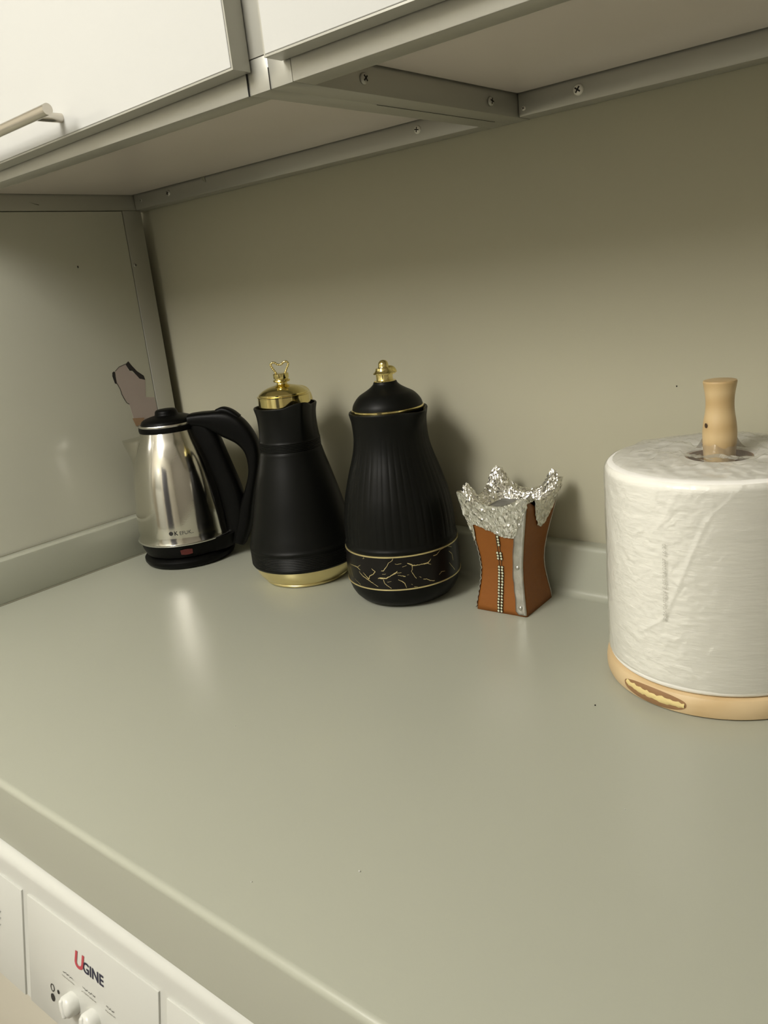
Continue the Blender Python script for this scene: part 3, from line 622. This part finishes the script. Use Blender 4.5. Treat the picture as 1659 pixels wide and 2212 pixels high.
for rep in (0, 180):
    vv = []; ff = []
    for pl in VEINS:
        pts = []
        for i in range(len(pl) - 1):
            a, b = pl[i], pl[i + 1]
            n = max(2, int(math.hypot((b[0] - a[0]) * 0.0013, b[1] - a[1]) / 0.0009))
            for k in range(n):
                t = k / n; j = 0.00028
                pts.append(((a[0] + (b[0] - a[0]) * t) + rnd.uniform(-1, 1) * j / 0.0013, a[1] + (b[1] - a[1]) * t + rnd.uniform(-1, 1) * j, (a[2] + (b[2] - a[2]) * t) * rnd.uniform(0.6, 1.15) + 0.00012))
        pts.append(pl[-1]); base = len(vv)
        for i, (an, z, wd) in enumerate(pts):
            q0 = pts[max(0, i - 1)]; q1 = pts[min(len(pts) - 1, i + 1)]
            t = Vector(((q1[0] - q0[0]) * 0.0013, q1[1] - q0[1])).normalized(); nn = Vector((-t.y, t.x))
            for s in (-1, 1):
                aa = math.radians(an + rep + s * nn.x * wd * 0.62 / 0.0013); zz = min(0.0730, max(0.0312, z + s * nn.y * wd * 0.62)); r = bandR(zz)
                vv.append((r * math.cos(aa), r * math.sin(aa), zz))
        for i in range(len(pts) - 1): ff.append((base + 2 * i, base + 2 * i + 1, base + 2 * i + 3, base + 2 * i + 2))
    mesh('gold_veins', vv, ff, M['goldprint'], F2)['kind'] = 'stuff'

# ------------------------------------------------------------------ incense burner with foil
BX, BY = 0.7115, -0.0475
I = empty('incense_burner', (BX, BY, Z0 + 0.0002), math.radians(2.5), label='brown four-sided incense burner wrapped in crumpled aluminium foil at the top', cat='incense burner')
HS = [(0.0, 0.0335), (0.010, 0.0325), (0.025, 0.0300), (0.042, 0.0278), (0.055, 0.0272), (0.068, 0.0280), (0.085, 0.0305), (0.100, 0.0335), (0.115, 0.0368), (0.130, 0.0400), (0.145, 0.0430), (0.160, 0.0455)]
def hsz(z): return interp(HS, z)
LEAN = 0.0045
def sqpt(u, z, off=0.0):
    """u in 0..4 around the square (corner at integers), z height -> xy, each side slightly bulged at base"""
    h = hsz(z) + off; k = int(u) % 4; t = (u - int(u)) * 2 - 1
    c = [(-1, -1), (1, -1), (1, 1), (-1, 1), (-1, -1)]
    a, b = Vector(c[k]), Vector(c[k + 1]); p = (a + b) / 2 + (b - a) / 2 * t
    return (p.x * h + LEAN * z / 0.16, p.y * h)
# four side panels, arched tops
def dip(t): return 0.1385 + 0.0205 * abs(t) ** 1.8
for k in range(4):
    v = []; f = []; nu, nz = 20, 22
    for i in range(nu + 1):
        t = i / nu
        top = dip(2 * t - 1) - 0.008
        for j in range(nz + 1):
            z = top * j / nz
            uu = k + min(max(t, 0.001), 0.999)
            x, y = sqpt(uu, z)
            v.append((x, y, z))
    for i in range(nu):
        for j in range(nz):
            f.append((i * (nz + 1) + j, (i + 1) * (nz + 1) + j, (i + 1) * (nz + 1) + j + 1, i * (nz + 1) + j + 1))
    o = mesh('side_panel', v, f, M['terra'], I, True)
    md = o.modifiers.new('s', 'SOLIDIFY'); md.thickness = 0.002; md.offset = 0
# base plate
v = [(*sqpt(u, 0.0), 0.0) for u in (0, 1, 2, 3)] + [(*sqpt(u, 0.004), 0.004) for u in (0, 1, 2, 3)]
mesh('bottom_plate', v, [(0, 1, 2, 3), (4, 5, 6, 7)] + [(i, (i + 1) % 4, 4 + (i + 1) % 4, 4 + i) for i in range(4)], M['terra'], I)
# tin corner straps with rivets
for k, (cx_, cy_, face) in enumerate([(1, -1, 'y'), (-1, -1, 'x'), (1, 1, 'y'), (-1, 1, 'x')]):
    v = []; f = []; nz = 44; nw = 6
    for j in range(nz + 1):
        z = 0.0022 + (0.154 - 0.0022) * j / nz
        h = hsz(z); lean = LEAN * z / 0.16
        wd = 0.0138 + 0.0011 * noise.noise(Vector((z * 70, k, 0)))
        if z > 0.125: wd *= max(0.35, 1 - (z - 0.125) / 0.045)
        if j == 0: wd *= 0.8
        for i in range(nw + 1):
            t = i / nw; inn = h + 0.0012 - wd * t
            out = h + 0.0019 + (0.0016 * (0.5 + 0.5 * math.sin(z * 900)) if k == 1 and i < 2 else 0) + 0.0006 * noise.noise(Vector((t * 3, z * 120, k * 5))) - (0.0008 if i in (0, nw) else 0)
            x, y = (cx_ * inn, cy_ * out) if face == 'y' else (cx_ * out, cy_ * inn)
            v.append((x + lean, y, z))
    for j in range(nz):
        for i in range(nw): f.append((j * (nw + 1) + i, j * (nw + 1) + i + 1, (j + 1) * (nw + 1) + i + 1, (j + 1) * (nw + 1) + i))
    s = mesh('corner_strap', v, f, M['tin'], I, True)
    md = s.modifiers.new('s', 'SOLIDIFY'); md.thickness = 0.0009; md.offset = 0
    for z in (0.0110, 0.0605, 0.118):
        h = hsz(z); lean = LEAN * z / 0.16; inn = h - 0.0058; out = h + 0.0026
        bm = bmesh.new(); bmesh.ops.create_uvsphere(bm, u_segments=14, v_segments=8, radius=0.0027)
        for q in bm.verts:
            if face == 'y': q.co.y *= 0.5
            else: q.co.x *= 0.5
        x, y = (cx_ * inn, cy_ * out) if face == 'y' else (cx_ * out, cy_ * inn)
        bmobj('rivet', bm, M['tin'], s, True, loc=(x + lean, y, z))
# rhinestone trim down the middle of the front and back faces
def gems(face):
    s = -1 if face == 'front' else 1
    rows = []
    z = 0.0030
    while z < 0.100:
        kind = 'two'
        if 0.0595 < z < 0.0665 or 0.0800 < z < 0.0880: kind = 'gap'
        elif z > 0.088: kind = 'one'
        rows.append((z, kind)); z += 0.0037
    g = bmesh.new(); q = bmesh.new()
    for z, kind in rows:
        y = s * (hsz(z) + 0.0021); lean = LEAN * z / 0.16
        xs = {'two': (-0.0021, 0.0021), 'one': (0.0012,), 'gap': ()}[kind]
        for x in xs:
            x += lean - 0.0012 + rnd.uniform(-0.0003, 0.0003)
            mtx = Matrix.Translation((x, y + s * 0.0004, z)) @ Matrix.Rotation(rnd.uniform(-0.3, 0.3), 4, 'Y') @ Matrix.Diagonal((1, 0.6, 1, 1))
            bmesh.ops.create_icosphere(g, subdivisions=1, radius=0.00165, matrix=mtx)
            for dx in (-1, 1):
                for dz in (-1, 1):
                    bmesh.ops.create_cube(q, size=0.0007, matrix=Matrix.Translation((x + dx * 0.0013, y + s * 0.0006, z + dz * 0.0013)))
            bmesh.ops.create_cube(q, size=0.0026, matrix=Matrix.Translation((x, y - s * 0.0006, z)) @ Matrix.Diagonal((1, 0.5, 1, 1)))
        if kind in ('gap', 'one'):
            for x in (-0.0021, 0.0012):
                bmesh.ops.create_cube(q, size=1, matrix=Matrix.Translation((x + lean - 0.001, y - s * 0.0006, z)) @ Matrix.Diagonal((0.0005, 0.0005, 0.0040, 1)))
    tr = bmobj('trim_setting', q, M['gemset'], I); st = bmobj('rhinestones', g, M['gem'], tr)
gems('front'); gems('back')
# the bowl inside
def bowlv(z, off, n=40):
    return [(*sqpt(4 * k / n, z, off), z) for k in range(n)]
bwl = bowlv(0.1275, -0.009)
mesh('bowl_plate', bwl + [(LEAN * .73, 0, 0.1300)], [(k, (k + 1) % 40, 40) for k in range(40)], M['plate'], I, True)
# foil skin: down the outside, over the scalloped rim and the horns, into the bowl
NU, NV = 220, 34
v = []; f = []
def low_edge(u):
    k = int(u) % 4; t = (u - int(u))
    base = 0.104
    if k == 0:                                  # front: a sagging curve, higher at the right
        base = interp([(0.0, 0.090), (0.05, 0.092), (0.09, 0.113), (0.2, 0.1115), (0.35, 0.106), (0.55, 0.100), (0.7, 0.0985), (0.80, 0.100), (0.86, 0.105), (0.865, 0.113), (0.93, 0.124), (1.0, 0.146)], t)
    elif k == 1:                                # right side: bare by the strap, then a hanging lobe
        base = interp([(0.0, 0.146), (0.22, 0.146), (0.27, 0.128), (0.40, 0.109), (0.55, 0.103), (0.70, 0.106), (0.85, 0.120), (0.95, 0.135), (1.0, 0.144)], t)
    elif k == 2:
        base = interp([(0.0, 0.144), (0.2, 0.118), (0.8, 0.114), (1.0, 0.122)], t)
    else:
        base = interp([(0.0, 0.122), (0.3, 0.114), (0.8, 0.104), (1.0, 0.090)], t)
    return base + 0.0012 * noise.noise(Vector((u * 9, 3.1, 0)))
for i in range(NU):
    u = 4 * i / NU; t = (u - int(u)) * 2 - 1
    rim = dip(max(-0.88, min(0.88, t))) + 0.0012 + 0.0012 * noise.noise(Vector((u * 6, 0, 7)))
    if int(u) % 4 in (0, 1) and min(abs(u - 1), 1) < 0.06: rim -= 0.004
    lo = low_edge(u)
    for j in range(NV):
        s = j / (NV - 1)
        if s < 0.5:
            q = s / 0.5; z = lo + (rim - lo) * q; off = 0.0026
            x, y = sqpt(min(u, 3.9999), z, off)
        else:
            q = (s - 0.5) / 0.5; z = rim + (0.1255 - rim) * q ** 0.85
            off = 0.0024 - 0.006 * min(1, q * 5) - 0.009 * q
            x, y = sqpt(min(u, 3.9999), z, off)
            cr = 1 - abs(t) ** 6 * 0.10
            x = LEAN * z / 0.16 + (x - LEAN * z / 0.16) * cr; y *= cr
        p = Vector((x, y, z))
        am = 0.00135 if s > 0.01 else 0.0006
        n1 = Vector((noise.noise(p * 230), noise.noise(p * 230 + Vector((9, 0, 0))), noise.noise(p * 230 + Vector((0, 9, 0)))))
        n2 = Vector((rnd.uniform(-1, 1), rnd.uniform(-1, 1), rnd.uniform(-1, 1)))
        d = n1 * am * 1.3 + n2 * 0.00055
        r = Vector((x, y, 0)).normalized()
        if s < 0.5 and d.dot(r) < 0: d -= r * d.dot(r) * 0.85
        v.append(p + d)
for i in range(NU):
    i2 = (i + 1) % NU
    for j in range(NV - 1):
        a, b, c, d = i * NV + j, i2 * NV + j, i2 * NV + j + 1, i * NV + j + 1
        if rnd.random() < 0.5: f += [(a, b, c), (a, c, d)]
        else: f += [(a, b, d), (b, c, d)]
mesh('foil_wrap', v, f, M['foil'], I)
# rounded foil tips on the horns
for k, (sx, sy) in enumerate([(-1, -1), (1, -1), (1, 1), (-1, 1)]):
    if k == 1: continue
    bm = bmesh.new(); bmesh.ops.create_icosphere(bm, subdivisions=4, radius=1)
    big = {0: 1.0, 2: 1.15, 3: 1.15}[k]
    for q in bm.verts:
        p = q.co.copy(); n_ = p.normalized()
        d = 0.16 * noise.noise(n_ * 5 + Vector((k * 7, 0, 0))) + rnd.uniform(-0.07, 0.07)
        p = n_ * (1 + d)
        # elongated along the horn, thin across
        ax = Vector((sx, sy, 0)).normalized()
        along = p.z; out = p.dot(ax); side = p.dot(Vector((-ax.y, ax.x, 0)))
        zc = 0.1455 + along * 0.0170 * big
        hw_ = 0.0138 * (1 - 0.25 * along)
        cpos = 1.414 * (hsz(zc)) - 0.0105
        q.co = ax * (cpos + out * 0.0090 * (1 - 0.2 * along)) + Vector((-ax.y, ax.x, 0)) * side * hw_ + Vector((LEAN * zc / 0.16, 0, zc))
    bmobj('foil_horn_tip', bm, M['foil'], I)

# ------------------------------------------------------------------ paper roll holder
HX, HY = 0.977, -0.1035
Hd = empty('roll_holder', (HX, HY, Z0 + 0.0002), label='turned pale wood paper roll holder with round base and upright post', cat='roll holder')
lathe('round_base', [(0.0, 0.0), (0.1015, 0.0), (0.1045, 0.0015), (0.1062, 0.006), (0.1064, 0.012), (0.1058, 0.0165), (0.1042, 0.0195), (0.1015, 0.0205), (0.0, 0.0205)], M['wood'], Hd, 128)
lathe('post', smoothprof([(0.0125, 0.020), (0.0128, 0.12), (0.0130, 0.200), (0.0138, 0.2143), (0.0146, 0.2250), (0.0150, 0.2380), (0.0142, 0.2480), (0.0128, 0.2570), (0.0123, 0.2650), (0.0127, 0.2730), (0.0140, 0.2810), (0.0147, 0.2848)], 5) + [(0.0143, 0.2862), (0.0130, 0.2866), (0.0, 0.2868)], M['woodpost'], Hd, 64)
def bR(z): return interp([(0.0015, 0.1045), (0.006, 0.1062), (0.012, 0.1064), (0.0165, 0.1058), (0.0195, 0.1042)], z)
def basepatch(name, outline, m, lift, par=Hd):
    # dense fan in angle/height space so it follows the rim
    n = len(outline); ca = sum(a for a, z in outline) / n; cz = sum(z for a, z in outline) / n
    v = []; rings = 5
    for k in range(rings + 1):
        t = k / rings
        for a, z in outline:
            aa = math.radians(ca + (a - ca) * t); zz = cz + (z - cz) * t; r = bR(zz) + lift
            v.append((r * math.cos(aa), r * math.sin(aa), zz))
    f = []
    for k in range(rings):
        for i in range(n): f.append((k * n + i, k * n + (i + 1) % n, (k + 1) * n + (i + 1) % n, (k + 1) * n + i))
    return mesh(name, v, f, M[m], par, True)
kn = []
for k in range(36):
    t = 2 * PI * k / 36; c_, s_ = math.cos(t), math.sin(t)
    kn.append((-105 + 18.5 * c_, 0.0113 + (0.0073 if s_ > 0 else 0.0095) * math.copysign(abs(s_) ** 0.8, s_) - 0.0002 * c_))
kn = [(a, max(0.0018, z)) for a, z in kn]
kp = basepatch('wood_knot', kn, 'knot', 0.0002); kp['label'] = 'brown knot in the rim of the base'
up_ = []; dn_ = []
for k in range(25):
    t = k / 24; a = -121.5 + 34 * t
    up_.append((a, 0.0148 + 0.0006 * math.sin(k * 2.1) - 0.002 * t + 0.0006 * rnd.uniform(-1, 1)))
    dn_.append((a, 0.0106 - 0.0012 * math.sin(PI * t) - 0.0030 * t + 0.0010 * rnd.uniform(-1, 1) * (1 - t * .5)))
v = []
for (a, z1), (_, z2) in zip(up_, dn_):
    for z, L in ((z1, 0.0003), ((z1 + z2) / 2, 0.0016), (z2, 0.0004)):
        r = bR(z) + L; v.append((r * math.cos(math.radians(a)), r * math.sin(math.radians(a)), z))
f = []
for i in range(24):
    for j in range(2): f.append((i * 3 + j, i * 3 + j + 1, i * 3 + j + 4, i * 3 + j + 3))
mesh('torn_grain', v, f, M['torn'], kp, True)
pk = [(0.01455 * math.cos(math.radians(-124.2 + 0.0020 / 0.0145 * 57 * math.cos(t))), 0.01455 * math.sin(math.radians(-124.2 + 0.0020 / 0.0145 * 57 * math.cos(t))), 0.2465 + 0.0023 * math.sin(t)) for t in [2 * PI * k / 14 for k in range(14)]]
pk = [(x * 1.02, y * 1.02, z) for x, y, z in pk]
mesh('post_knot', pk, [tuple(range(14))], M['darkwood'], Hd)
# ------------------------------------------------------------------ paper roll in its film
Rl = empty('paper_roll', (HX, HY, Z0 + 0.0209), label='thick white paper roll in clear plastic film on the wooden holder', cat='paper roll')
RO, RH = 0.1032, 0.1965
def rollfn(a, r, z):
    if r > 0.05: r = r + 0.0004 * math.sin(3 * a + 1) + 0.00025 * math.sin(z * 300)
    return r, z
lathe('paper', [(0.0290, 0.006)] + [(0.095, 0.0)] + arc(0.0972, 0.006, 0.006, -90, 0, 6) + [(RO, 0.02 + 0.158 * k / 24) for k in range(25)] + arc(RO - 0.009, RH - 0.009, 0.009, 0, 90, 8) + [(0.060, RH + 0.0003), (0.0305, RH), (0.0290, RH - 0.002)], M['tissue'], Rl, 128, rollfn)
lathe('cardboard_core', [(0.0290, 0.004), (0.0292, RH - 0.001), (0.0278, RH - 0.001), (0.0275, 0.004)], M['knot'], Rl, 48)
# film: side shell and loose crumpled top
def seam_h(a, z):
    """height of the diagonal seams and creases of the film"""
    ad = math.degrees(a); h = 0
    for (a0, z0, a1, z1, am) in [(-98.0, 0.070, -78.0, 0.165, 0.0010), (-78.0, 0.165, -61.8, 0.196, 0.0008), (-98.0, 0.070, -112, 0.050, 0.0007), (-90.0, 0.190, -102, 0.150, 0.0005)]:
        dx = a1 - a0; dz = (z1 - z0) * 900; L = math.hypot(dx, dz)
        px_, pz_ = ad - a0, (z - z0) * 900
        t = (px_ * dx + pz_ * dz) / L / L
        if -0.02 < t < 1.02:
            dd = abs(px_ * dz - pz_ * dx) / L
            h += am * max(0, 1 - dd / 1.3)
    return h
v = []; f = []; NA, NZ = 420, 130
for i in range(NA):
    a = 2 * PI * i / NA - PI
    for j in range(NZ + 1):
        z = 0.001 + (RH - 0.003) * j / NZ
        rr = RO + 0.0007
        if z < 0.008: rr -= 0.008 * (1 - z / 0.008) ** 2
        if z > RH - 0.009: rr -= 0.009 - math.sqrt(max(0, 0.009 ** 2 - (z - RH + 0.009) ** 2))
        # vertical tension pleats on the left flank, horizontal puckers elsewhere
        ad = math.degrees(a)
        fl = max(0, min(1, (-125 - ad) / 18)) if ad < -100 else 0
        pl = 0.0005 * fl * abs(noise.noise(Vector((a * 16 + z * 55, z * 22, 0.5)))) * 2
        pk_ = 0.0002 * (0.5 + noise.noise(Vector((a * 7, z * 130, 3.3)))) * (0.5 + 0.5 * noise.noise(Vector((a * 3, z * 12, 8)))) * 1.6
        rr += max(0, pl) + max(0, pk_) + seam_h(a, z)
        v.append((rr * math.cos(a), rr * math.sin(a), z))
for i in range(NA):
    i2 = (i + 1) % NA
    for j in range(NZ): f.append((i * (NZ + 1) + j, i2 * (NZ + 1) + j, i2 * (NZ + 1) + j + 1, i * (NZ + 1) + j + 1))
wrap = mesh('plastic_film', v, f, M['film'], Rl, True)
v = []; f = []; NA, NR = 260, 60
for i in range(NA):
    a = 2 * PI * i / NA
    for j in range(NR + 1):
        r = 0.0158 + (RO - 0.006 - 0.0158) * j / NR
        x, y = r * math.cos(a), r * math.sin(a)
        cre = 0.0
        for s_, am in ((28, 0.0044), (70, 0.0028), (150, 0.0010)):
            cre += am * (1 - 2.2 * abs(noise.noise(Vector((x * s_, y * s_, s_)))))
        env = min(1, (RO - 0.004 - r) / 0.035) * (1.0 if r > 0.034 else 0.55)
        lift = 0.0022 + max(0, cre) * env
        left = max(0, 1 - math.hypot(x + 0.062, y + 0.005) / 0.035)     # a puffed fold at the left
        lift += 0.006 * left * (0.6 + noise.noise(Vector((x * 60, y * 60, 2))))
        z = RH - 0.001 + lift
        if r > RO - 0.018: z -= 0.0026 * ((r - (RO - 0.018)) / 0.012) ** 2
        if r < 0.024: z += 0.010 * (1 - (r - 0.0158) / 0.0082) ** 1.5 * (0.7 + 0.6 * noise.noise(Vector((a * 2, 0, 4))))
        v.append((x, y, z))
for i in range(NA):
    i2 = (i + 1) % NA
    for j in range(NR): f.append((i * (NR + 1) + j, i2 * (NR + 1) + j, i2 * (NR + 1) + j + 1, i * (NR + 1) + j + 1))
mesh('plastic_film', v, f, M['film'], Rl, True)
def rolltext(x, y):   # text runs upwards
    r = RO + 0.0026; a = math.radians(-96.0) - y / r
    return (r * math.cos(a), r * math.sin(a), 0.0690 + x)
tx = text_flat('date_print', 'P:06/04/2024 E:05/04/2027 16:30', 0.0050, rolltext, M['rollprint'], wrap, spacing=1.07)

# ------------------------------------------------------------------ washing machine under the worktop
W = empty('washing_machine', (0.60, -0.6195, 0), math.radians(1.05), label='white appliance with knobs and red and navy logo under the countertop', cat='washing machine')
ZP = Z0
TH = math.radians(11.0); FO = Vector((0, 0, ZP - 0.104))      # the fascia leans back: its face frame
def face(o): o.rotation_euler = (-TH, 0, 0); o.location = FO; return o
def fyz(depth, sdown):     # face coordinates to the machine's own (y, z)
    return (depth * math.cos(TH) - sdown * math.sin(TH), FO.z - depth * math.sin(TH) - sdown * math.cos(TH))
def wb(n, b, m, par=W, bev=0.001, seg=2): return box(n, b, M[m], par, bev, seg)
a_ = fyz(0.0006, -0.016); b_ = fyz(0.0006, 0.1035); c_ = fyz(0.006, 0.1085)
top_ = [(a_[0] + 0.0165 - 0.0165 * math.cos(math.radians(t)), a_[1] + 0.0130 * math.sin(math.radians(t))) for t in range(0, 91, 9)]
sec = [(0.50, top_[-1][1])] + top_[::-1] + [b_, c_, (0.50, c_[1])]
extrude_x('control_fascia', sec, -0.30, 0.30, M['white'], W)
ZB_ = c_[1]
wb('body', (-0.298, 0.298, -0.002, 0.50, 0.03, ZB_ - 0.0004), 'white')
wb('front_panel', (-0.296, 0.296, c_[0] + 0.003, 0.0, 0.06, ZB_ - 0.004), 'cream')
ph_ = lathe('porthole', [(0.13, 0.0), (0.175, 0.0), (0.17, -0.012), (0.15, -0.02), (0.135, -0.012), (0.13, 0.0)], M['chrome'], W, 48)
ph_.rotation_euler = (-PI / 2, 0, 0); ph_.location = (0, c_[0] + 0.0028, 0.38)
for x in (-0.26, 0.26):
    for y in (0.05, 0.45): lathe('foot', [(0.0, 0.0), (0.02, 0.0), (0.018, 0.031), (0.0, 0.031)], M['kblack'], W, 16, loc=(x, y, 0.0))
secs = [(-0.298, -0.0843), (-0.0743, 0.1236), (0.1338, 0.298)]
pads = [face(wb('panel_section', (a, b, -0.0012, 0.0012, -0.1035, 0.0024), 'white', W, 0.0006)) for a, b in secs]
pad = pads[1]
FY = -0.0016
def flat(x0, s0): return lambda x, y: (x0 + x, FY, -s0 + y)
text_flat('logo_letter', 'U', 0.0210, flat(0.0040, 0.0303), M['logored'], pad, shear=0.16, bold=0.0006)
text_flat('logo_lettering', 'GINE', 0.0138, flat(0.0177, 0.0298), M['logonavy'], pad, bold=0.0003, spacing=1.0)
for i, s_ in enumerate(('3hr', '6hr', '9hr')):
    text_flat('delay_lettering', s_, 0.0052, flat(-0.1315 - 0.0006 * i, 0.0375 + 0.0070 * i), M['brandprint'], pads[0])
def scribble(x0, s0, L, amp, seed, m='brandprint', w_=0.00032):
    v = []; f = []; n = 26
    for k in range(n + 1):
        x = x0 + L * k / n; z = -s0 + amp * noise.noise(Vector((k * 0.9, seed, 0)))
        v += [(x, FY, z - w_), (x, FY, z + w_)]
    for k in range(n):
        if (k * 7 + int(seed * 10)) % 9 != 0: f.append((2 * k, 2 * k + 1, 2 * k + 3, 2 * k + 2))
    return mesh('knob_caption', v, f, M[m], pad)
for i, (x, s0, L) in enumerate([(-0.0145, 0.0455, 0.0165), (0.0165, 0.0455, 0.0195), (0.0520, 0.0455, 0.0120)]):
    scribble(x, s0, L, 0.0020, i + 0.3); scribble(x - 0.002, s0 + 0.0042, L + 0.003, 0.0012, i + 5.2, 'greyprint')
def ring(name, x, s0, r, hole, m):
    v = []; n = 18
    for k in range(n):
        t = 2 * PI * k / n; v += [(x + r * math.cos(t), FY, -s0 + r * 1.1 * math.sin(t)), (x + hole * math.cos(t), FY, -s0 + hole * 1.2 * math.sin(t))]
    return mesh(name, v, [(2 * k, 2 * k + 1, 2 * ((k + 1) % n) + 1, 2 * ((k + 1) % n)) for k in range(n)], M[m], pad)
ring('open_circle_mark', -0.0335, 0.0705, 0.0034, 0.0023, 'ink'); ring('solid_circle_mark', -0.0334, 0.0800, 0.0034, 0.0002, 'ink'); ring('square_mark', -0.0237, 0.0700, 0.0018, 0.0001, 'ink')
for i, x in enumerate((-0.0010, 0.0310, 0.0670)):
    kb = lathe('control_knob', [(0.0, 0.0), (0.0135, 0.0), (0.0133, 0.0030), (0.0128, 0.0095), (0.0105, 0.0125), (0.0060, 0.0138), (0.0, 0.0140)], M['knob'], W, 40)
    kb.rotation_euler = (PI / 2 - TH, 0, 0); kb.location = (x + 0.002, *fyz(-0.0012, 0.0680)); kb.scale = (0.74, 0.74, 0.80)
    bm = bmesh.new(); bxbm(bm, -0.0036, 0.0036, -0.0110, 0.0110, 0.009, 0.0155, bev=0.0028, seg=3)
    g = bmobj('grip', bm, M['knob'], kb, True); g.rotation_euler = (0, 0, 0.35)
